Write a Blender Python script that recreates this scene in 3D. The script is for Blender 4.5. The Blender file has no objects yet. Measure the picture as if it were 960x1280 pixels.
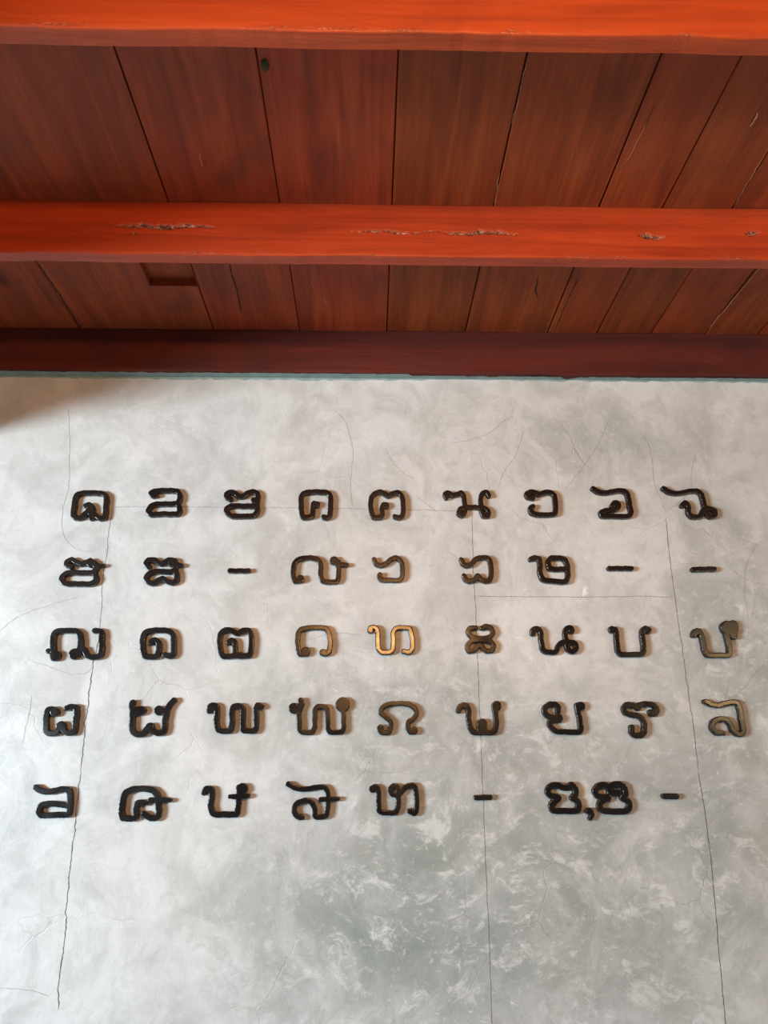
import bpy, math, random
import numpy as np
from mathutils import Vector, Matrix
random.seed(7)
scene = bpy.context.scene
col = scene.collection

# ------------------------------------------------------------------ camera
H_EYE = 1.5                      # eye height, and the ceiling is as far again above the eye
CEIL = 3.0
D = 2.577                        # camera to the lettered wall (wall is the plane y = 0)
F = 997.0                        # focal length in pixels of a 960 x 1280 frame
PITCH, YAW, ROLL = math.radians(17.8), 0.0185, -0.0010
CAM = Vector((0.0, -D, H_EYE))
fwd = Vector((math.sin(YAW)*math.cos(PITCH), math.cos(YAW)*math.cos(PITCH), math.sin(PITCH)))
r0 = Vector((math.cos(YAW), -math.sin(YAW), 0))
u0 = r0.cross(fwd)
cr, sr = math.cos(ROLL), math.sin(ROLL)
rgt = r0*cr + u0*sr
upv = u0*cr - r0*sr
cam_data = bpy.data.cameras.new('camera')
cam = bpy.data.objects.new('camera', cam_data)
col.objects.link(cam)
M4 = Matrix((rgt, upv, -fwd)).transposed().to_4x4()
M4.translation = CAM
cam.matrix_world = M4
cam_data.sensor_fit = 'HORIZONTAL'
cam_data.sensor_width = 36
cam_data.lens = F*36/960
cam_data.clip_start = 0.02
scene.camera = cam

def ray(px, py):
    return fwd + rgt*((px-480)/F) - upv*((py-640)/F)
def on_wall(px, py, y=0.0):      # point of the plane y = const
    d = ray(px, py); return CAM + d*((y-CAM.y)/d.y)
def on_ceiling(px, py, z=CEIL):
    d = ray(px, py); return CAM + d*((z-CAM.z)/d.z)

# ------------------------------------------------------------------ light
world = bpy.data.worlds.new('world'); scene.world = world
world.use_nodes = True
wb = world.node_tree.nodes['Background']
wb.inputs[0].default_value = (0.72, 0.86, 1.0, 1)
wb.inputs[1].default_value = 0.04

def area(name, loc, target, sx, sy, power, color):
    l = bpy.data.lights.new(name, 'AREA'); l.shape = 'RECTANGLE'
    l.size, l.size_y, l.energy, l.color = sx, sy, power, color
    o = bpy.data.objects.new(name, l); col.objects.link(o)
    o.location = loc
    o.rotation_euler = (Vector(target)-Vector(loc)).to_track_quat('-Z', 'Y').to_euler()
    return o
area('daylight_from_courtyard', (-5.0, -4.2, 1.50), (0.1, 0, 1.5), 1.9, 0.8, 600, (0.75, 0.91, 1.0))
area('warm_ceiling_lamp', (0.16, -3.2, 2.40), (0.2, 0, 2.3), 0.80, 0.12, 36, (1.0, 0.48, 0.16))
area('warm_side_lamp', (2.5, -3.0, 2.05), (0.6, 0, 2.3), 0.30, 0.10, 11, (1.0, 0.62, 0.24))
vs = scene.view_settings
vs.view_transform = 'Standard'; vs.look = 'None'; vs.gamma = 1.0; vs.use_curve_mapping = False
vs.exposure = 0.0

# ------------------------------------------------------------------ helpers
def link(name, me, mat=None, parent=None, loc=None):
    o = bpy.data.objects.new(name, me); col.objects.link(o)
    if mat and not me.materials: me.materials.append(mat)
    if parent: o.parent = parent
    if loc is not None: o.location = loc
    return o
def tag(o, label=None, cat=None, group=None, kind=None):
    if label: o['label'] = label
    if cat: o['category'] = cat
    if group: o['group'] = group
    if kind: o['kind'] = kind
    return o
def mesh(name, v, f, smooth=False):
    me = bpy.data.meshes.new(name); me.from_pydata([tuple(p) for p in v], [], f)
    if smooth: me.polygons.foreach_set('use_smooth', [True]*len(me.polygons))
    me.update(); return me
def box_mesh(name, x0, x1, y0, y1, z0, z1):
    v = [(x, y, z) for z in (z0, z1) for y in (y0, y1) for x in (x0, x1)]
    return mesh(name, v, [(0,2,3,1), (4,5,7,6), (0,1,5,4), (2,6,7,3), (0,4,6,2), (1,3,7,5)])

class NT:                        # short hand for node trees
    def __init__(s, name):
        s.m = bpy.data.materials.new(name); s.m.use_nodes = True
        s.t = s.m.node_tree; s.bsdf = s.t.nodes['Principled BSDF']
        s.tc = s.t.nodes.new('ShaderNodeTexCoord')
    def n(s, kind, **kw):
        nd = s.t.nodes.new('ShaderNode'+kind)
        for k, v in kw.items():
            if k.startswith('i_'):
                key = k[2:].replace('_', ' ')
                nd.inputs[key].default_value = v
            else: setattr(nd, k, v)
        return nd
    def l(s, a, b): s.t.links.new(a, b)
    def mapped(s, scale=(1,1,1), loc=(0,0,0), rot=(0,0,0), src=None):
        mp = s.n('Mapping'); mp.inputs['Scale'].default_value = scale
        mp.inputs['Location'].default_value = loc; mp.inputs['Rotation'].default_value = rot
        s.l(src or s.tc.outputs['Object'], mp.inputs['Vector']); return mp.outputs[0]
    def noise(s, vec, scale, detail=4, rough=.5, dist=0):
        nd = s.n('TexNoise'); s.l(vec, nd.inputs['Vector'])
        nd.inputs['Scale'].default_value = scale; nd.inputs['Detail'].default_value = detail
        nd.inputs['Roughness'].default_value = rough; nd.inputs['Distortion'].default_value = dist
        return nd.outputs['Fac']
    def ramp(s, fac, stops):
        nd = s.n('ValToRGB'); s.l(fac, nd.inputs[0]); e = nd.color_ramp.elements
        while len(e) < len(stops): e.new(.5)
        for el, (p, c) in zip(e, stops):
            el.position = p; el.color = c if len(c) == 4 else (*c, 1)
        return nd.outputs[0]
    def rng(s, fac, a, b, c=0., d=1.):
        nd = s.n('MapRange'); s.l(fac, nd.inputs[0])
        for i, v in zip((1,2,3,4), (a,b,c,d)): nd.inputs[i].default_value = v
        return nd.outputs[0]
    def math(s, op, a, b=None):
        nd = s.n('Math', operation=op)
        for i, v in enumerate((a, b)):
            if v is None: continue
            if isinstance(v, (int, float)): nd.inputs[i].default_value = v
            else: s.l(v, nd.inputs[i])
        return nd.outputs[0]
    def mix(s, fac, a, b, mode='MIX'):
        nd = s.n('Mix', data_type='RGBA', blend_type=mode)
        for sock, v in ((nd.inputs[0], fac), (nd.inputs[6], a), (nd.inputs[7], b)):
            if isinstance(v, (int, float)): sock.default_value = v
            elif isinstance(v, tuple): sock.default_value = v if len(v) == 4 else (*v, 1)
            else: s.l(v, sock)
        return nd.outputs[2]
    def bump(s, h, strength, dist, prev=None):
        nd = s.n('Bump'); s.l(h, nd.inputs['Height'])
        nd.inputs['Strength'].default_value = strength; nd.inputs['Distance'].default_value = dist
        if prev: s.l(prev, nd.inputs['Normal'])
        return nd.outputs[0]
    def blob(s, src, c, rx, rz, rot=0):     # soft stain mask around a point of the wall
        mp = s.mapped((1/rx, 0, 1/rz), (-c[0]/rx, 0, -c[1]/rz), src=src)
        g = s.n('TexGradient', gradient_type='SPHERICAL'); s.l(mp, g.inputs[0])
        return g.outputs['Fac']

# ---------------------------------------------------------------- materials
def wall_material():
    a = NT('polished_plaster'); co = a.tc.outputs['Object']
    warp = a.n('TexNoise'); a.l(co, warp.inputs['Vector']); warp.inputs['Scale'].default_value = 3.0; warp.inputs['Detail'].default_value = 5
    wv = a.n('VectorMath', operation='MULTIPLY_ADD'); a.l(warp.outputs['Color'], wv.inputs[0])
    wv.inputs[1].default_value = (.22, .22, .22); a.l(co, wv.inputs[2]); wc = wv.outputs[0]
    big = a.noise(co, 1.3, 4, .55, .4)
    med = a.noise(wc, 4.2, 9, .62, 1.1)
    fine = a.noise(wc, 15, 9, .66, .6)
    strk = a.noise(a.mapped((1, 1, 1.5), rot=(0, .6, 0), src=wc), 9.5, 12, .76, .25)
    strk2 = a.noise(a.mapped((1.5, 1, 1), (3, 0, 1), (0, .5, 0), src=wc), 9, 12, .76, .2)
    grit = a.noise(a.mapped((1, 1, 1.3), (5, 0, 8), (0, -.5, 0), src=co), 30, 10, .74, .5)
    # where the plaster is rougher and darker: lower middle and the right
    def P(px, py): p = on_wall(px, py); return (p.x, p.z)
    st = None
    for (px, py, rx, rz, w) in ((470, 1140, .62, .42, 1.0), (720, 1120, .75, .55, 1.0), (640, 930, .55, .30, .55),
                                (930, 880, .40, .85, .85), (470, 890, .50, .30, .55), (760, 560, .55, .20, .45), (330, 700, .25, .15, .35)):
        m = a.math('MULTIPLY', a.blob(co, P(px, py), rx, rz), w)
        st = m if st is None else a.math('ADD', st, m)
    st = a.math('MINIMUM', st, 1.0)
    tone = a.ramp(big, [(.30, (.45, .452, .445)), (.52, (.51, .51, .502)), (.72, (.56, .56, .552))])
    c = a.mix(a.rng(med, .35, .68, 0, .40), tone, (.70, .695, .69))
    c = a.mix(a.math('MULTIPLY', a.rng(med, .56, .36), .38), c, (.36, .355, .33))
    c = a.mix(a.math('MULTIPLY', st, a.rng(med, .64, .36, .50, 1.0)), c, (.225, .255, .24))
    amp = a.rng(st, 0, 1, .36, 1.0)
    c = a.mix(a.math('MULTIPLY', a.math('MULTIPLY', a.rng(strk2, .52, .42), amp), .62), c, (.27, .285, .27))
    fl = a.math('MULTIPLY', a.rng(strk, .53, .62), amp)
    c = a.mix(a.math('MULTIPLY', fl, .55), c, (.74, .74, .73))
    c = a.mix(a.math('MULTIPLY', a.math('MULTIPLY', a.rng(grit, .56, .66), amp), .42), c, (.80, .80, .79))
    c = a.mix(a.math('MULTIPLY', a.math('MULTIPLY', a.rng(grit, .42, .36), amp), .42), c, (.24, .25, .235))
    # a few sparse white scrapes all over
    sc = a.math('MULTIPLY', a.rng(a.noise(a.mapped((1,1,1.8), (7,0,2), (0,.6,0), src=wc), 9, 10, .72, 2.2), .64, .70), a.rng(a.noise(co, 3.1, 2), .48, .58))
    c = a.mix(a.math('MULTIPLY', sc, .75), c, (.84, .835, .82))
    # hairline crazing
    vo = a.n('TexVoronoi', feature='DISTANCE_TO_EDGE'); a.l(wc, vo.inputs['Vector']); vo.inputs['Scale'].default_value = 4.3
    hair = a.math('MULTIPLY', a.rng(vo.outputs['Distance'], .007, .0, 0, 1), a.rng(a.noise(co, 2.3, 2), .50, .66))
    c = a.mix(a.math('MULTIPLY', hair, .38), c, (.33, .31, .28))
    # faint earthy tint on the right
    c = a.mix(a.math('MULTIPLY', a.rng(a.noise(a.mapped((.9,.9,.9), (2,0,5)), 1.7, 3), .45, .70), .18), c, (.56, .50, .42))
    a.l(c, a.bsdf.inputs['Base Color'])
    a.l(a.rng(fine, .3, .7, .36, .56), a.bsdf.inputs['Roughness'])
    a.bsdf.inputs['Specular IOR Level'].default_value = .5
    h = a.math('ADD', a.math('MULTIPLY', strk, amp), a.math('MULTIPLY', fine, .35))
    n1 = a.bump(h, .55, .006)
    a.l(a.bump(a.math('MULTIPLY', hair, -1), .5, .002, n1), a.bsdf.inputs['Normal'])
    return a.m

def wood(name, c_lo, c_mid, c_hi, along, rough=(.32, .55), blotch=(.05, .03, .02), rnd=.35, wear=None, dirt=.35, spec=.3):
    a = NT(name); co = a.tc.outputs['Object']
    oi = a.n('ObjectInfo')
    ofs = a.n('VectorMath', operation='MULTIPLY_ADD'); a.l(co, ofs.inputs[0]); ofs.inputs[1].default_value = (1,1,1)
    sh = a.n('CombineXYZ'); a.l(a.math('MULTIPLY', oi.outputs['Random'], 17), sh.inputs[0]); a.l(a.math('MULTIPLY', oi.outputs['Random'], 31), sh.inputs[1])
    a.l(sh.outputs[0], ofs.inputs[2]); co2 = ofs.outputs[0]
    s1 = (.22, 3.2, 3.2) if along == 'x' else (3.2, .22, 3.2)
    s2 = (.5, 10, 10) if along == 'x' else (10, .5, 10)
    g1 = a.noise(a.mapped(s1, src=co2), 6, 8, .6, 1.0)
    g2 = a.noise(a.mapped(s2, src=co2), 9, 6, .65, .4)
    bl = a.noise(a.mapped((1.2,.8,1), (4,2,0), src=co2), 3.0, 5, .6, .5)
    c = a.ramp(g1, [(.28, c_lo), (.5, c_mid), (.74, c_hi)])
    c = a.mix(a.rng(g2, .45, .72, 0, .35), c, c_lo)
    c = a.mix(a.rng(bl, .50, .76, 0, dirt), c, blotch)
    # per board tone
    hs = a.n('HueSaturation'); a.l(c, hs.inputs['Color']); a.l(a.rng(oi.outputs['Random'], 0, 1, 1-rnd*.5, 1+rnd*.5), hs.inputs['Value'])
    a.l(a.rng(oi.outputs['Random'], 1, 0, .495, .508), hs.inputs['Hue']); c = hs.outputs[0]
    # knots
    vo = a.n('TexVoronoi'); vo.inputs['Scale'].default_value = 2.3
    a.l(a.mapped((1, .5, 1) if along == 'y' else (.45, 1.6, 1.6), src=co2), vo.inputs['Vector'])
    kn = a.rng(vo.outputs['Distance'], .045, .085, .75, 0)
    c = a.mix(kn, c, (.035, .012, .006))
    if wear:
        at = a.n('Attribute', attribute_name='wear')
        wn = a.noise(a.mapped((1,1,3)), 60, 6, .7, 1.5)
        raw = a.ramp(wn, [(.46, (.03, .008, .005)), (.56, (.30, .12, .07)), (.66, (.74, .52, .38))])
        c = a.mix(at.outputs['Fac'], c, raw)
    # tiny paint chips
    ch = a.noise(a.mapped((1,1,1), (9,3,1), src=co2), 38, 4, .6, 1.0)
    c = a.mix(a.rng(ch, .765, .79, 0, .55), c, (.55, .36, .26))
    a.l(c, a.bsdf.inputs['Base Color'])
    a.l(a.rng(g2, .3, .7, *rough), a.bsdf.inputs['Roughness']); a.bsdf.inputs['Specular IOR Level'].default_value = spec
    h = a.math('ADD', a.math('MULTIPLY', g1, .6), g2)
    a.l(a.bump(h, .5, .003), a.bsdf.inputs['Normal'])
    return a.m

def simple(name, color, rough=.6, bumps=None, metallic=0, spec=.5):
    a = NT(name)
    nz = a.noise(a.tc.outputs['Object'], 22, 5, .6, .6)
    a.l(a.mix(a.rng(nz, .3, .75), tuple(x*.82 for x in color), tuple(min(1, x*1.2) for x in color)), a.bsdf.inputs['Base Color'])
    a.bsdf.inputs['Roughness'].default_value = rough; a.bsdf.inputs['Metallic'].default_value = metallic
    a.bsdf.inputs['Specular IOR Level'].default_value = spec
    if bumps: a.l(a.bump(nz, *bumps), a.bsdf.inputs['Normal'])
    return a.m

def letter_material(name, lo, hi, rough, coat=.0, bump=.5):
    a = NT(name); oi = a.n('ObjectInfo'); co = a.tc.outputs['Object']
    ofs = a.n('VectorMath', operation='ADD'); a.l(co, ofs.inputs[0])
    sh = a.n('CombineXYZ'); a.l(a.math('MULTIPLY', oi.outputs['Random'], 23), sh.inputs[0]); a.l(sh.outputs[0], ofs.inputs[1])
    nz = a.noise(ofs.outputs[0], 55, 5, .6, .8); lg = a.noise(ofs.outputs[0], 14, 3, .5)
    a.l(a.mix(nz, lo, hi), a.bsdf.inputs['Base Color'])
    a.l(a.rng(lg, .3, .7, rough-.04, rough+.10), a.bsdf.inputs['Roughness'])
    a.bsdf.inputs['Coat Weight'].default_value = coat; a.bsdf.inputs['Coat Roughness'].default_value = .22
    a.l(a.bump(a.math('ADD', lg, a.math('MULTIPLY', nz, .35)), bump, .004), a.bsdf.inputs['Normal'])
    return a.m

M_WALL = wall_material()
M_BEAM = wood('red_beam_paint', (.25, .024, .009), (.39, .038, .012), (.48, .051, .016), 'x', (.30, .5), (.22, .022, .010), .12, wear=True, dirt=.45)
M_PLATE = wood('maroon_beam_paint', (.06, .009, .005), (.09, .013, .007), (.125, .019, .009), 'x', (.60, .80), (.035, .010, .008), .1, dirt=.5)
M_PLANK = wood('rust_plank_paint', (.20, .026, .008), (.32, .044, .013), (.44, .070, .020), 'y', (.50, .70), (.085, .026, .014), .34, dirt=.62)
M_BLACK = letter_material('black_letter_enamel', (.007, .0055, .005), (.013, .010, .009), .18, bump=.09)
M_CRACK = simple('crack_dark', (.11, .10, .095), .9)
M_FAINT = simple('crack_faint', (.30, .28, .26), .9)
M_DARK = simple('roof_void', (.012, .006, .004), .9)
M_TEAL = simple('old_teal_paint', (.21, .29, .275), .7, (.6, .002))
M_CHIP = simple('bare_wood_chip', (.50, .26, .15), .8)
M_MOSS = simple('moss_knot', (.035, .045, .012), .8, (.8, .004))
M_FLOOR = simple('cement_floor', (.29, .33, .35), .55)
M_PLAIN = simple('side_plaster', (.58, .56, .53), .8)

# ---------------------------------------------------------------- the room
BEAM_BOT = CEIL - .1695                    # underside of the joists
wall = link('wall_back', box_mesh('wall_back', -3.2, 3.2, 0, .15, 0, 3.05), M_WALL); tag(wall, kind='structure')
floor = link('floor', box_mesh('floor', -3.2, 3.2, -5, .1, -.1, 0), M_FLOOR); tag(floor, kind='structure')
ceiling = link('ceiling', box_mesh('ceiling', -3.2, 3.2, -5, .1, CEIL+.035, CEIL+.08), M_DARK); tag(ceiling, kind='structure')
# the left side is open to the yard below a plastered header
wl = link('wall_left', box_mesh('wall_left', -1.66, -1.5, -5, 0, 2.555, CEIL), M_PLAIN); tag(wl, kind='structure')
wr = link('wall_right', box_mesh('wall_right', 3.0, 3.15, -5, 0, 0, CEIL), M_PLAIN); tag(wr, kind='structure')

# ---- ceiling planks (run away from the wall), seams traced where they meet the middle joist
seam_x = [on_ceiling(px, 256).x for px in (-2, 212, 350, 490, 617, 750, 830, 918, 1007)]
lead = [seam_x[0]-w for w in (.30, .57, .86, 1.14, 1.43, 1.72)]
tail = [seam_x[-1]+w for w in (.19, .41, .63, .86, 1.08, 1.32, 1.56)]
seams = sorted(lead) + seam_x + tail
n0 = on_wall_notch = [on_ceiling(*p) for p in ((176, 325), (247, 325), (247, 357), (187, 357))]
NX0, NX1 = on_ceiling(187, 356).x, on_ceiling(247, 356).x
NY0, NY1 = -D*0-.60, on_ceiling(215, 357).y     # the near end of the notch is hidden by the joist
def plank(x0, x1, dz, gap):
    a, b = x0+gap/2, x1-gap/2; c = .0025; y0, y1, z0, z1 = -4.9, .0, CEIL+dz, CEIL+.034
    prof = [(a, z1), (a, z0+c), (a+c, z0), (b-c, z0), (b, z0+c), (b, z1)]
    cut = a < NX0 and b > NX1-.001 if True else False
    v, f = [], []
    if not cut:
        ys = [y0, y1]
        for y in ys: v += [(x, y, z) for x, z in prof]
        n = len(prof)
        for i in range(n): f.append((i, (i+1) % n, n+(i+1) % n, n+i))
        f.append(tuple(range(n))[::-1]); f.append(tuple(range(n, 2*n)))
        return mesh('plank', v, f)
    # the board with a mortise left in its face
    xs = [a, NX0, NX1, b]; ys = [y0, NY0, NY1, y1]; zi = CEIL+.026
    def V(x, y, z): v.append((x, y, z)); return len(v)-1
    for i in range(3):
        for j in range(3):
            z = zi if (i == 1 and j == 1) else z0
            f.append((V(xs[i], ys[j], z), V(xs[i], ys[j+1], z), V(xs[i+1], ys[j+1], z), V(xs[i+1], ys[j], z)))
    for (p, q) in (((NX0, NY0), (NX0, NY1)), ((NX0, NY1), (NX1, NY1)), ((NX1, NY1), (NX1, NY0)), ((NX1, NY0), (NX0, NY0))):
        f.append((V(*p, z0), V(*q, z0), V(*q, zi), V(*p, zi)))
    for (p, q) in (((a, y0), (a, y1)), ((a, y1), (b, y1)), ((b, y1), (b, y0)), ((b, y0), (a, y0))):
        f.append((V(*p, z0), V(*q, z0), V(*q, z1), V(*p, z1)))
    return mesh('plank', v, f)
gaps = {0: .003, 1: .0015, 2: .0035, 3: .002, 4: .0045, 5: .0035, 6: .0025, 7: .003, 8: .003}
for i in range(len(seams)-1):
    k = i - len(lead)
    dz = random.uniform(-.0018, .0018)
    link('plank', plank(seams[i], seams[i+1], dz, gaps.get(k, .003)), M_PLANK, ceiling)

def ribbon(name, pts, width, mat, parent, normal='y', off=.0006, jit=.0012, step=.006, endtaper=True, lift=.0):
    """A hair-thin crack or chip that wanders along pts (world points) on a wall or on the ceiling."""
    for _ in range(2):                       # round the corners
        q = [pts[0]]
        for a, b in zip(pts, pts[1:]): q += [a.lerp(b, .25), a.lerp(b, .75)]
        pts = q+[pts[-1]]
    P = [pts[0]]
    for a, b in zip(pts, pts[1:]):
        n = max(1, int((b-a).length/step))
        for i in range(1, n+1): P.append(a.lerp(b, i/n))
    nv = Vector((0, -1, 0)) if normal == 'y' else Vector((0, 0, -1))
    v, f, w1 = [], [], 0
    for i, p in enumerate(P):
        t = (P[min(i+1, len(P)-1)]-P[max(i-1, 0)]).normalized(); s = t.cross(nv).normalized()
        w1 = .7*w1 + random.gauss(0, jit*.7)
        w = width*random.uniform(.55, 1.25)*.5
        if endtaper: w *= min(1, .25+min(i, len(P)-1-i)/4)
        c = p + s*w1 + nv*off
        # slightly raised lips so that the line has a body of its own
        v += [c+s*w, c+nv*lift, c-s*w]
        if i: k = 3*i; f += [(k-3, k, k+1, k-2), (k-2, k+1, k+2, k-1)]
    return link(name, mesh(name, v, f), mat, parent)

def W(*pp): return [on_wall(*p) for p in pp]
def C(*pp, z=CEIL-.002): return [on_ceiling(*p, z) for p in pp]
ribbon('crack', W((142,635),(136,660),(133,700),(128,722),(126,770),(124,800)), .0013, M_CRACK, wall)
ribbon('crack', W((124,800),(117,828),(114,842),(112,862),(108,890),(104,930),(101,965)), .0026, M_CRACK, wall, jit=.002)
ribbon('crack', W((101,965),(96,1000),(91,1050),(86,1110),(79,1190),(75,1210),(72,1240),(74,1262)), .0026, M_CRACK, wall, jit=.002)
ribbon('crack', W((142,635),(150,633),(240,634),(370,635),(440,636),(520,637),(590,640)), .0010, M_CRACK, wall, jit=.0006)
ribbon('crack', W((440,636),(438,605),(442,562),(436,540),(432,525),(420,515)), .0010, M_FAINT, wall)
ribbon('crack', W((590,640),(591,700),(594,745),(596,800),(598,860),(601,930)), .0013, M_CRACK, wall, jit=.0007)
ribbon('crack', W((601,930),(604,1000),(607,1080),(611,1160),(613,1240),(616,1300),(632,1900)), .0012, M_CRACK, wall, jit=.0007)
ribbon('crack', W((594,745),(680,746),(760,746),(800,745),(842,747)), .0014, M_CRACK, wall, jit=.0007)
ribbon('crack', W((832,645),(836,690),(843,745),(850,790),(858,850),(866,905),(873,965)), .0017, M_CRACK, wall, jit=.0008)
ribbon('crack', W((873,965),(882,1020),(890,1080),(896,1160),(903,1240),(909,1300),(960,1900)), .0023, M_CRACK, wall, jit=.0008)
for pts in (((86,510),(88,590),(84,620),(76,650),(80,672),(98,690),(118,688)), ((656,538),(645,570),(630,588),(622,610)),
            ((762,525),(745,560),(728,585),(706,612)), ((800,540),(815,560),(816,600),(826,628),(834,640)), ((834,640),(848,628),(866,612)),
            ((838,703),(855,704),(880,706)), ((895,690),(915,712),(935,726),(960,732)), ((946,680),(932,705),(930,740),(934,775)),
            ((962,822),(945,842),(928,862),(918,876)), ((35,826),(65,834),(88,844),(108,842),(117,832)), ((40,868),(34,900),(28,930)),
            ((0,1235),(38,1236),(62,1245)), ((690,460+60),(712,542),(720,570),(742,590)), ((480,560),(500,590),(520,600)),
            ((100,0+745),(60,756),(20,770),(0,790)), ((380,800),(420,790),(460,795)), ((560,555),(600,548),(640,520)),
            ((520,620),(535,632),(548,640)), ((870,560),(862,600),(866,612)), ((560,640+50),(575,700))):
    ribbon('crack', W(*pts), .0011, M_FAINT, wall, jit=.0014)

# old teal paint left on the plaster just under the wall plate
x, v, f, k = -1.5, [], [], 0
while x < 2.2:
    hgt = (.013 if x < .1 else .009) + random.uniform(-.0035, .003)
    z = BEAM_BOT + .004
    v += [(x, -.0008, z), (x, -.0022, z-hgt*.5), (x, -.0008, z-hgt)]
    if k: b = 3*k; f += [(b-3, b, b+1, b-2), (b-2, b+1, b+2, b-1)]
    k += 1; x += random.uniform(.012, .04)
link('paint_edge', mesh('paint_edge', v, f), M_TEAL, wall)

# cracks and chipped edges in the planks
for pts, w, m in ((((302,392),(297,365),(290,345),(286,330)), .0035, M_DARK), (((672,372),(669,362),(673,345)), .004, M_DARK),
               (((693,413),(706,383),(722,348)), .0025, M_DARK), (((818,130),(806,160)), .002, M_DARK), (((45,326),(70,362),(103,413)), .005, M_DARK),
               (((250,192),(252,200),(253,208)), .0022, M_CHIP), (((812,143),(800,172),(780,205)), .0014, M_CHIP), (((660,72),(651,108),(640,155)), .0013, M_CHIP),
               (((947,140),(943,150),(937,158)), .004, M_CHIP), (((955,195),(936,225),(920,255)), .0016, M_CHIP), (((953,331),(920,370),(886,410)), .0028, M_CHIP),
               (((625,215),(622,235),(618,255)), .0013, M_CHIP), (((405,372),(409,380)), .002, M_CHIP), (((388,350),(392,358)), .0018, M_CHIP)):
    ribbon('crack' if m is M_DARK else 'paint_chip', C(*pts), w, m, ceiling, 'z', off=.0012)
# green mossy knot in the second seam
kn = on_ceiling(331, 80); v, f = [(0, 0, -.012)], []
for ring, (rr, zz) in enumerate(((.5, -.010), (.85, -.005), (1, .002))):
    for i in range(14):
        t = i*math.tau/14; q = rr*(.85+.3*random.random())
        v.append((.010*math.cos(t)*q, .019*math.sin(t)*q, zz))
for i in range(14): f.append((0, 1+(i+1) % 14, 1+i))
for r_ in range(2):
    for i in range(14): a_, b_ = 1+r_*14+i, 1+r_*14+(i+1) % 14; f.append((a_, b_, b_+14, a_+14))
link('knot', mesh('knot', v, f, True), M_MOSS, ceiling, (kn.x, kn.y, CEIL))

# ---- joists: hewn boards with worn edges; gouges are really cut into the face
def joist(name, yf, thick, label, gouges, mat, seed, rag=.0016, x0=-1.5, x1=2.2, chips=0):
    rs = np.random.RandomState(seed)
    xs = np.arange(x0, x1+.001, .005); zt = CEIL-.0005
    zs = np.concatenate([np.linspace(zt, BEAM_BOT+.012, 46), BEAM_BOT + np.array([.006, .003, .001, 0])])
    nx, nz = len(xs), len(zs)
    def wander(scale, amp):
        k = np.arange(x0-1, x1+1, scale); r = rs.randn(len(k))
        return amp*np.interp(xs, k, r)
    edge = wander(.10, rag)+wander(.025, rag*.35)
    roll_ = wander(.3, .0015)
    X = np.repeat(xs[:, None], nz, 1); Z = np.repeat(zs[None, :], nx, 0).copy()
    low = np.clip((zt-Z)/(zt-BEAM_BOT), 0, 1)
    Z = Z + edge[:, None]*low**3
    Y = np.full_like(X, yf) + roll_[:, None]*(1-low)
    # rounded arris
    for j, d in zip((-4, -3, -2, -1), (.0003, .001, .0022, .0045)): Y[:, j] += d
    wear = np.zeros_like(X)
    for (gx, gz, lx, lz, dep) in gouges:
        phase = rs.rand(3)*6
        cz = gz + .003*np.sin((X-gx)*40+phase[0]) + .0016*np.sin((X-gx)*110+phase[1])
        prof = np.clip(1-np.abs((X-gx)/lx)**1.6, 0, 1)
        wdt = 1.4*lz*prof*(.65+.35*np.sin(X*170+phase[2])*np.sin(X*67))+1e-5
        m = np.clip(1.3-np.abs(Z-cz)/wdt, 0, 1)*(prof > 0)
        m = np.clip(m*1.6, 0, 1)
        Y += dep*m*(.8+.2*rs.rand(*X.shape)); wear = np.maximum(wear, m)
    # paint rubbed off here and there along the lower arris
    for _ in range(chips):
        gx = rs.uniform(-.9, 1.1); L = rs.uniform(.01, .10)
        m = np.clip(1-np.abs(X-gx)/L, 0, 1)*np.clip(1-np.abs(Z-(BEAM_BOT+.004))/.004, 0, 1)*(rs.rand(*X.shape) > .35)
        wear = np.maximum(wear, m*.8)
    v = np.stack([X, Y, Z], -1).reshape(-1, 3).tolist(); f = []
    for i in range(nx-1):
        b = i*nz
        for j in range(nz-1): f.append((b+j, b+j+1, b+nz+j+1, b+nz+j))
    nb = len(v); yb = yf+thick                                  # underside and back
    for i in range(nx):
        v.append((xs[i], yb, float(BEAM_BOT+edge[i]*.6+.001))); v.append((xs[i], yb, zt))
    for i in range(nx-1):
        f.append((i*nz+nz-1, nb+2*i, nb+2*i+2, (i+1)*nz+nz-1)); f.append((nb+2*i, nb+2*i+1, nb+2*i+3, nb+2*i+2))
        f.append((i*nz, (i+1)*nz, nb+2*i+3, nb+2*i+1))
    for i in (0, nx-1): f.append(tuple(i*nz+j for j in range(nz)) + (nb+2*i, nb+2*i+1))
    me = mesh(name, v, f)
    at = me.attributes.new('wear', 'FLOAT', 'POINT')
    at.data.foreach_set('value', np.concatenate([wear.reshape(-1), np.zeros(2*nx)]).astype(np.float32))
    sm = np.zeros(len(me.polygons), bool); sm[:(nx-1)*(nz-1)] = True
    me.polygons.foreach_set('use_smooth', sm.tolist())
    o = link(name, me, mat)
    return tag(o, label, 'beam', 'joists under the plank ceiling', 'thing')
Y1, Y2, Y3 = -D+1.161, -D+1.8585, -.042
def G(px, py, y, lpx, hz, dep):
    p = on_wall(px, py, y); q = on_wall(px+lpx, py, y); return (p.x, p.z, q.x-p.x, hz, dep)
joist('ceiling_beam', Y1, .042, 'nearest bright red ceiling beam along the very top of the picture, with rubbed lower edge', [], M_BEAM, 3, chips=9)
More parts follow.
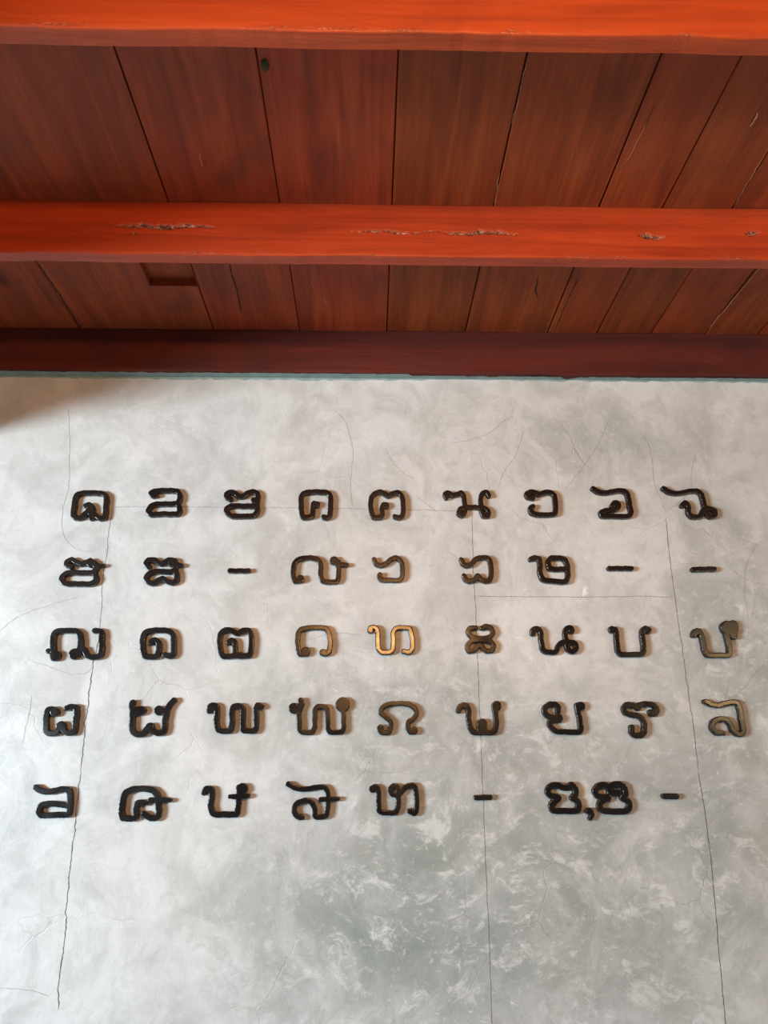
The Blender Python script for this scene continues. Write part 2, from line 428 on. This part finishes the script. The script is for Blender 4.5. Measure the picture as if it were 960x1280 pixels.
joist('ceiling_beam', Y2, .042, 'middle red ceiling beam with four pale splintered gouges in its face',
      [G(207, 283, Y2, 66, .0065, .007), G(165, 284, Y2, 16, .003, .003), G(490, 290, Y2, 58, .0028, .005), G(600, 291, Y2, 52, .0055, .008),
       G(815, 295, Y2, 17, .0085, .010), G(941, 292, Y2, 10, .0065, .008), G(168*1.0, 292, Y2, 4, .004, .003)], M_BEAM, 5, chips=5)
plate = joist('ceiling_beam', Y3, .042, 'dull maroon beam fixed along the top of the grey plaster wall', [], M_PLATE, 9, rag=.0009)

# teal wash slopped onto the underside of the wall plate
x, v, f, k = -1.5, [], [], 0
while x < 2.2:
    ya = Y3+.004+abs(random.gauss(0, .003)) + (.0 if x < .15 else .012); zz = BEAM_BOT-.0008
    v += [(x, ya, zz), (x, .0, zz)]
    if k: b = 2*k; f.append((b-2, b-1, b+1, b))
    k += 1; x += random.uniform(.008, .03)
link('paint_edge', mesh('paint_edge', v, f), M_TEAL, plate)

# ---------------------------------------------------------------- the letters
# each: origin of a traced patch (6 units to a frame pixel), default half width, strokes, round blobs
T = .019
L = []
def add(row, org, r, strokes, blobs=(), label='', cat='letter', name='wall_letter', mat=None):
    L.append((row, org, r, strokes, blobs, label, cat, name, mat))
A = (80, 600)
add(1, A, 19, [[(158,190),(183,181),(204,195),(212,225),(208,262)],
  [(190,215),(150,255),(115,280),(84,280),(66,262),(73,190),(86,120),(115,98),(200,92),(285,98),(312,118),(310,200),(302,275),(270,284),(235,262)]],
  [(203,276,25),(198,245,24),(175,190,22)], 'black box-shaped letter with a small loop inside its base, first in the top row')
add(1, A, 19, [[(690,112),(660,112),(652,94),(690,78),(780,75),(845,80),(866,105),(866,140),(852,170),(863,200),(862,235),(840,252),(740,250),(650,254),(630,230),(648,195),(680,179),(760,176),(845,174)]],
  [], 'black letter like a 3 joined to a flat loop, second in the top row')
A = (270, 600)
add(1, A, 19, [[(108,140),(80,126),(78,102),(110,86),(145,98),(175,120),(205,116),(240,92),(285,85),(312,105),(310,140),(308,180)],
  [(290,191),(200,192),(120,190),(82,210),(76,235),(115,265),(200,268),(280,262),(308,230),(305,180)]], [(284,150,24)],
  'black letter with a wavy top over a closed flat loop, third in the top row')
add(1, A, 19, [[(755,182),(735,172),(727,200),(722,262),(690,276),(650,272),(638,200),(640,120),(660,95),(740,85),(835,92),(858,120),(858,200),(852,262),(828,280),(808,273)]],
  [(755,180,24)], 'black open arch letter with a straight top and inner hook, fourth in the top row')
A = (450, 600)
add(1, A, 18, [[(200,190),(178,180),(167,205),(164,262),(140,277),(100,272),(80,200),(85,130),(110,98),(150,85),(185,97),(215,114),(250,95),(290,92),(318,130),(325,200),(320,258),(298,278),(262,271)]],
  [(195,187,25)], 'black arch letter with a dented top and inner hook, fifth in the top row')
A = (550, 600)
add(1, A, 17, [[(50,130),(38,105),(60,90),(95,112),(130,102),(160,92),(178,115),(188,190),(186,240),(165,262),(142,248),(150,215),(180,203),(215,200),(280,202),(340,210),(365,235),(362,264),(330,266),(313,230),(308,120),(325,92),(352,88),(368,115)]],
  [(45,108,26)], 'black letter with two small bottom loops and a crossbar, sixth in the top row')
add(1, A, 18, [[(698,132),(668,126),(650,105),(680,85),(715,90),(750,104),(790,88),(832,90),(860,115),(870,200),(866,245),(840,256),(725,255),(688,238),(680,210),(700,194)]],
  [], 'black letter like a wavy-topped D open on its left, seventh in the top row')
A = (740, 600)
add(1, A, 18, [[(12,60),(55,86),(110,92),(160,81),(235,76),(268,100),(285,180),(295,250),(272,268),(160,267),(80,264),(72,240),(110,224),(170,220),(200,200),(196,170),(170,168),(156,188)]],
  [(172,180,22)], 'black letter with a tail at upper left and inner curl, eighth in the top row')
add(1, A, 17, [[(540,58),(590,88),(650,96),(720,82),(790,78),(825,105),(846,180),(862,240),(892,272),(925,262),(925,228),(890,212),(850,208),(832,238),(815,268),(760,272),(732,248),(724,190),(702,165),(682,188)]],
  [(690,180,22)], 'black letter with an upper-left tail and a lower right loop, last in the top row')
A = (70, 685)
add(2, A, 20, [[(108,138),(78,124),(80,102),(115,86),(150,102),(185,116),(225,105),(255,92)],[(285,110),(300,140),(285,175)],
  [(275,182),(200,184),(100,182),(55,202),(38,235),(65,262),(150,266),(265,264),(298,235),(285,190)],[(290,128),(350,130,14)]],
  [(258,110,33)], 'dark letter like an 8 with a crossbar poking right, first in the second row')
add(2, A, 20, [[(694,138),(674,115),(690,90),(730,86),(765,106),(790,116),(820,100),(850,86),(890,95)],[(895,130),(890,165),(840,176),(760,172),(698,188),(674,222),(690,252),(730,262),(765,240),(795,226),(830,245),(870,258),(900,240),(905,205),(890,170)],[(880,125),(938,127,15)]],
  [(865,115,27),(895,125,24)], 'black letter of four rounded lobes with a crossbar, second in the second row')
A = (280, 685)
add(2, A, 18, [[(42,168),(182,168)]], [], 'short black dash between the lobed letter and the brown letter in the second row', 'dash', 'wall_dash')
add(2, A, 18, [[(585,238),(535,248),(520,220),(520,140),(540,95),(580,76),(650,70),(705,85),(725,120),(724,200),(740,245),(780,252),(840,250),(857,220),(860,130)],[(870,120),(922,125,15)]],
  [(573,228,28),(825,92,33),(852,110,28)], 'brownish-black arch and cup letter with a knobbed right end, fourth in the second row')
A = (460, 685)
add(2, A, 17, [[(46,82),(60,115),(100,128),(140,108),(175,80),(215,70),(245,92),(258,140),(255,215),(235,238),(170,238),(105,236),(85,215),(90,196)]],
  [], 'dark brown open letter like a backward C with wavy top, fifth in the second row')
add(2, A, 18, [[(700,85),(715,115),(745,130),(780,112),(810,80),(860,68),(905,77),(922,120),(926,200),(912,240),(880,245),(845,228),(822,205),(800,235),(760,245),(732,230),(722,205)]],
  [(820,215,24)], 'black backward C letter with a notched foot, sixth in the second row')
A = (650, 685)
add(2, A, 19, [[(84,80),(115,70),(145,80),(152,120),(155,195),(180,235),(250,245),(345,248),(362,200),(355,120),(335,82),(290,72),(235,73),(216,95),(222,145),(250,156),(345,155)]],
  [], 'black letter with a small square loop inside its cup, seventh in the second row')
add(2, A, 18, [[(674,150),(838,150)]], [], 'black dash beside the square-looped letter, left of the two right-hand dashes in the second row', 'dash', 'wall_dash')
A = (780, 685)
add(2, A, 19, [[(526,158),(680,155)]], [], 'black dash at the far right end of the second row', 'dash', 'wall_dash')
A = (50, 770)
add(3, A, 21, [[(96,280),(92,200),(102,135),(130,112),(200,108),(270,112),(295,140),(300,220),(295,275)],[(290,250),(325,250),(352,295),(385,307),(440,300),(458,268),(458,180),(455,118),(408,108)]],
  [(110,296,42),(58,262,20),(255,284,42)], 'wide dark letter with a blob foot and a tall hook, first in the third row')
A = (170, 770)
add(3, A, 21, [[(112,198),(122,182),(150,182),(168,205),(168,255),(150,300),(105,305),(65,298),(48,240),(50,155),(75,118),(130,106),(210,106),(255,118),(275,150),(280,230),(275,285),(252,300),(215,290)]],
  [(116,196,24)], 'black rounded arch letter with an inner hook turned left, second in the third row')
add(3, A, 20, [[(698,200),(708,182),(735,188),(742,230),(738,285),(700,302),(650,298),(628,240),(628,150),(648,115),(690,100),(730,116),(760,130),(800,108),(843,106),(862,150),(862,230),(850,290),(820,300),(740,298)]],
  [(700,195,24),(785,284,16)], 'black letter with dented top, inner hook and closed base, third in the third row')
A = (365, 770)
add(3, A, 19, [[(110,282),(60,284),(45,240),(42,150),(60,106),(100,90),(180,85),(250,92),(275,130),(285,200),(278,262),(250,284),(222,275)]],
  [(103,264,34),(232,272,27)], 'coppery-brown open arch letter with two curled feet, fourth in the third row')
add(3, A, 18, [[(582,108),(592,86),(620,84),(640,105),(644,160),(645,228),(665,265),(710,274),(750,258),(760,200),(760,120),(782,90),(830,85),(880,92),(895,130),(905,200),(900,248),(870,272),(838,264)]],
  [(588,106,23)], 'gleaming golden S-curved letter, fifth in the third row')
A = (570, 770)
add(3, A, 18, [[(150,88),(110,88),(92,110),(110,145),(150,165),(210,166),(258,152),(278,120),(260,85),(225,76),(198,88)],
  [(205,178),(150,180),(110,190),(87,225),(100,262),(135,256),(165,225),(190,216),(210,245),(240,262),(275,255),(282,215),(250,185),(200,178)]],
  [(205,87,21)], 'dark pinched letter with an orange-lit lower left lobe, sixth in the third row')
add(3, A, 19, [[(576,128),(580,102),(610,92),(635,112),(642,180),(655,250),(690,270),(750,266),(772,220),(800,195),(850,192),(895,205),(905,240),(880,266),(845,250),(830,200),(822,120),(835,90),(865,88),(872,112)]],
  [(577,130,20),(868,106,24)], 'black cup letter with a hook and a lower right loop, seventh in the third row')
A = (760, 770)
add(3, A, 19, [[(38,108),(60,100),(70,180),(78,250),(100,285),(180,287),(262,280),(272,230),(262,150),(265,105),(285,90),(306,110)]],
  [(34,100,27),(302,105,27)], 'plain black U-shaped letter with curled ends, eighth in the third row')
A = (790, 765)
add(3, A, 19, [[(466,172),(478,142),(508,142),(535,200),(550,280),(575,320),(650,322),(732,318),(735,260),(715,170)]],
  [(482,150,25),(722,118,54),(758,102,42),(765,172,31),(782,135,20)], 'olive-brown U-shaped letter with a big knob at upper right, last in the third row')
A = (45, 865)
add(4, A, 21, [[(140,155),(125,130),(90,132),(72,180),(70,285),(100,312),(145,305),(170,270),(195,265),(215,298),(250,308),(280,300),(290,240),(298,118),(260,110),(228,120)]],
  [(137,150,34),(183,255,36)], 'charcoal W-shaped letter with a knobbed left arm, first in the fourth row')
A = (150, 865)
add(4, A, 22, [[(92,78),(84,110),(90,150),(88,280),(112,312),(170,315),(195,280),(222,262),(250,295),(290,308),(325,295),(335,210),(350,135),(375,90),(402,62)],[(290,138),(345,145)]],
  [(130,142,36),(158,138,34),(290,138,36),(222,262,33)], 'charcoal cup letter with two inward knobs and raised tip, second in the fourth row')
A = (250, 865)
add(4, A, 21, [[(68,142),(75,108),(105,98),(125,120),(122,225),(135,283),(165,292),(220,290),(236,250),(238,140),(255,106),(300,106),(320,130),(318,230),(325,285),(370,292),(412,285),(420,220),(420,125),(432,98),(458,108)]],
  [(70,138,22),(100,112,29)], 'charcoal square-waved letter with a curled left end, third in the fourth row')
A = (350, 865)
add(4, A, 19, [[(155,62),(160,100),(143,140),(142,220),(150,288),(180,303),(240,300),(257,260),(260,160),(272,118),(308,106),(345,120),(355,170),(358,260),(372,298),(430,302),(470,290),(476,220),(472,140)]],
  [(105,122,41),(155,62,22),(160,92,24),(470,94,55)], 'dark brown square-waved letter with round knobs on both ends, fourth in the fourth row')
A = (460, 865)
add(4, A, 18, [[(92,262),(90,290),(110,305),(150,305),(170,270),(168,222),(130,187),(95,155),(108,115),(150,92),(220,85),(300,92),(350,120),(365,160),(340,200),(305,222),(300,260),(315,298),(350,302)]],
  [(94,272,26),(345,290,29)], 'dark brown horseshoe-shaped letter, fifth in the fourth row')
A = (560, 865)
add(4, A, 20, [[(78,140),(95,106),(130,98),(155,130),(156,200),(170,268),(195,302),(260,304),(345,300),(362,260),(362,190),(350,120)]],
  [(365,104,37),(257,238,38),(257,275,40)], 'dark cup letter with a stub rising from its base, sixth in the fourth row')
A = (670, 865)
add(4, A, 20, [[(168,148),(168,112),(145,92),(110,90),(72,115),(68,150),(95,182),(140,192),(180,195)],[(150,205),(112,218),(108,250),(150,292),(230,299),(332,296),(336,230),(320,150),(312,98)]],
  [(170,196,33),(338,106,34)], 'black letter with a left curl and a knobbed stem, seventh in the fourth row')
add(4, A, 20, [[(862,150),(872,165),(900,160),(912,130),(882,98),(830,88),(780,95),(760,112),(720,95),(685,95),(665,125),(675,155),(730,172),(788,187),(815,230),(815,298),(790,326),(745,324),(722,298),(722,262)]],
  [(884,156,28),(765,114,26)], 'black curly letter with a hooked stem below two curls, eighth in the fourth row')
A = (790, 865)
add(4, A, 19, [[(555,70),(600,92),(645,100),(700,85),(760,73),(798,85),(815,130),(828,210),(842,290),(820,318),(790,312),(762,285),(740,240),(705,205),(655,202),(615,225),(608,268),(640,305),(685,308)]],
  [], 'letter with golden wavy top stroke and dark curled foot, last in the fourth row')
A = (35, 970)
add(5, A, 21, [[(55,84),(90,110),(150,120),(200,108),(260,98),(300,106),(310,160),(300,285),(270,293),(200,292),(95,295),(76,260),(95,220),(150,208),(220,212),(285,222)]],
  [], 'charcoal letter with a wavy flag top over a flat loop, first in the bottom row')
A = (140, 970)
add(5, A, 22, [[(238,202),(192,202),(178,235),(174,310),(130,320),(80,315),(68,270),(75,190),(95,128),(150,100),(230,95),(300,108),(338,150),(346,220),(342,300),(318,318),(270,308),(238,285)],[(285,184),(345,180),(430,182,16)]],
  [], 'charcoal arch letter with an inner hook and a crossbar, second in the bottom row')
A = (240, 970)
add(5, A, 22, [[(90,125),(105,98),(138,98),(148,130),(138,230),(160,285),(250,289),(332,285),(342,230),(350,160),(352,85)],[(282,156,16),(350,152),(418,150,17)]],
  [(90,122,21),(378,94,40),(365,135,32)], 'blue-black cup letter with a knobbed right stem and crossbar, third in the bottom row')
A = (350, 970)
add(5, A, 19, [[(60,58),(110,90),(190,100),(260,86),(330,85),(356,120),(358,200),(348,290),(320,307),(265,305),(258,240),(230,195),(180,184),(122,210),(103,260),(125,303),(165,312)],[(305,177),(435,171,16)]],
  [(60,60,20),(150,308,24)], 'dark letter with a long wavy top, curled foot and crossbar, fourth in the bottom row')
A = (450, 970)
add(5, A, 19, [[(90,105),(112,80),(136,100),(140,200),(145,262),(180,276),(262,274),(283,240),(285,150),(242,138),(228,102),(250,76),(282,84),(290,135),(330,95),(370,70),(410,80),(425,150),(425,240),(410,280),(375,268)]],
  [(95,97,27),(375,264,21),(240,105,18)], 'black m-shaped letter with curled ends, fifth in the bottom row')
A = (580, 970)
add(5, A, 20, [[(92,163),(195,160)]], [], 'short black dash across the middle wall joint in the bottom row', 'dash', 'wall_dash')
A = (680, 970)
add(5, A, 22, [[(110,160),(55,148),(30,115),(52,76),(105,68),(145,88),(185,88),(205,66),(235,92),(240,140),(216,165),(255,190),(264,235),(240,262),(150,263),(75,260),(58,222),(85,188),(110,165)]],
  [(175,88,23),(105,165,28)], 'thick black closed letter with a pinched waist, left of the comma in the bottom row')
add(5, A, 16, [[(345,262),(366,290),(350,320)]], [(345,266,27),(325,268,16)], 'small black comma between the two pinched letters in the bottom row', 'comma', 'wall_comma')
add(5, A, 22, [[(450,158),(402,148),(387,112),(410,78),(450,65),(485,85),(495,120)],[(490,90),(520,66),(570,62),(608,90),(614,140),(592,165),(635,190),(645,232),(620,262),(540,268),(455,262),(422,235),(428,195),(465,172)],[(495,120),(565,126)]],
  [(545,128,26),(478,165,28)], 'thick black closed letter with inner bar, right of the comma in the bottom row')
A = (730, 970)
add(5, A, 21, [[(608,153),(695,153)]], [], 'short black dash at the right end of the bottom row', 'dash', 'wall_dash')

def smooth_path(pts, r):
    P = np.array([(p[0], p[1], (p[2] if len(p) > 2 else r)) for p in pts], float)
    if len(P) < 3: return P
    out = []
    Q = np.vstack([2*P[0]-P[1], P, 2*P[-1]-P[-2]])
    for i in range(1, len(Q)-2):
        p0, p1, p2, p3 = Q[i-1], Q[i], Q[i+1], Q[i+2]
        d = np.linalg.norm(p2[:2]-p1[:2]); d0 = np.linalg.norm(p1[:2]-p0[:2])+1e-6; d3 = np.linalg.norm(p3[:2]-p2[:2])+1e-6
        m1 = (p2-p0)/(d+d0)*d*.85; m2 = (p3-p1)/(d+d3)*d*.85
        for t in np.linspace(0, 1, 7)[:-1]:
            t2, t3 = t*t, t*t*t
            out.append((2*t3-3*t2+1)*p1+(t3-2*t2+t)*m1+(-2*t3+3*t2)*p2+(t3-t2)*m2)
    out.append(P[-1]); return np.array(out)

CELL = .00125
def letter(idx, row, org, r, strokes, blobs, label, cat, name, mat):
    def to_wall(u, v):
        p = on_wall(org[0]+u/6, org[1]+v/6, -T); return p.x, p.z
    cu, cv = strokes[0][0][:2]
    a, b = to_wall(cu, cv), to_wall(cu+60, cv); S = abs(b[0]-a[0])/60      # metres per traced unit
    segs = []
    for s in strokes:
        sp = smooth_path(s, r); w = [to_wall(p[0], p[1]) for p in sp]
        for (p, q, r1, r2) in zip(w, w[1:], sp[:, 2], sp[1:, 2]): segs.append((*p, *q, r1*S, r2*S))
    for (u, v, rb) in blobs:
        p = to_wall(u, v); segs.append((*p, p[0]+1e-5, p[1], rb*S, rb*S))
    sg = np.array(segs)
    rm = sg[:, 4:].max()+.003
    x0, x1 = min(sg[:, 0].min(), sg[:, 2].min())-rm, max(sg[:, 0].max(), sg[:, 2].max())+rm
    z0, z1 = min(sg[:, 1].min(), sg[:, 3].min())-rm, max(sg[:, 1].max(), sg[:, 3].max())+rm
    nx, nz = int((x1-x0)/CELL)+2, int((z1-z0)/CELL)+2
    gx = x0+np.arange(nx)*CELL; gz = z0+np.arange(nz)*CELL
    X, Z = np.meshgrid(gx, gz, indexing='ij'); sd = np.full(X.shape, 1.0)
    for (ax, az, bx, bz, ra, rb) in sg:
        dx, dz = bx-ax, bz-az
        t = np.clip(((X-ax)*dx+(Z-az)*dz)/(dx*dx+dz*dz+1e-12), 0, 1)
        sd = np.minimum(sd, np.hypot(X-ax-t*dx, Z-az-t*dz)-(ra+(rb-ra)*t))
    # hand-cut unevenness of the outline
    ph = idx*1.7
    sd = sd + .0006*np.sin(X*210+ph)*np.sin(Z*190+ph*2) + .0004*np.sin(X*460-ph)*np.cos(Z*510+ph)
    rb_ = .0020
    dpt = np.clip(-sd, 0, rb_); Yf = -(T-rb_+np.sqrt(np.maximum(rb_**2-(rb_-dpt)**2, 0)))
    cx, cz = (x0+x1)/2, (z0+z1)/2
    verts, faces, cid, eid, bid = [], [], {}, {}, {}
    ins = sd < 0
    def corner(i, j):
        k = (i, j)
        if k not in cid: cid[k] = len(verts); verts.append((gx[i]-cx, Yf[i, j], gz[j]-cz))
        return cid[k]
    def cross(i, j, k, l_):
        key = (i, j, k, l_) if (i, j) < (k, l_) else (k, l_, i, j)
        if key not in eid:
            i, j, k, l_ = key; t = sd[i, j]/(sd[i, j]-sd[k, l_])
            xx, zz = gx[i]+(gx[k]-gx[i])*t-cx, gz[j]+(gz[l_]-gz[j])*t-cz
            eid[key] = len(verts); verts.append((xx, -(T-rb_), zz)); bid[eid[key]] = len(verts); verts.append((xx, 0.0, zz))
        return eid[key]
    cells = ins[:-1, :-1] | ins[1:, :-1] | ins[:-1, 1:] | ins[1:, 1:]
    for i, j in zip(*np.nonzero(cells)):
        i, j = int(i), int(j); cs = ((i, j), (i+1, j), (i+1, j+1), (i, j+1))
        fl = [bool(ins[c]) for c in cs]
        if all(fl): faces.append(tuple(corner(*c) for c in cs)); continue
        poly, ex, en = [], [], []
        for q in range(4):
            c, d = cs[q], cs[(q+1) % 4]
            if fl[q]: poly.append(corner(*c))
            if fl[q] != fl[(q+1) % 4]:
                e = cross(*c, *d); poly.append(e)
                (ex if fl[q] else en).append((len(poly)-1, e))
        if len(poly) >= 3: faces.append(tuple(poly))
        for (pi, e) in ex:
            nxt = poly[(pi+1) % len(poly)]
            if nxt in bid: faces.append((nxt, e, bid[e], bid[nxt]))
    me = mesh(name, verts, faces, True)
    o = link(name, me, mat or M_BLACK, None, (cx, 0, cz))
    tag(o, label, cat, 'letters mounted in rows on the plaster wall' if cat == 'letter' else ('dashes among the letter rows' if cat == 'dash' else None))
for i, l_ in enumerate(L): letter(i, *l_)
print('letters', len(L))
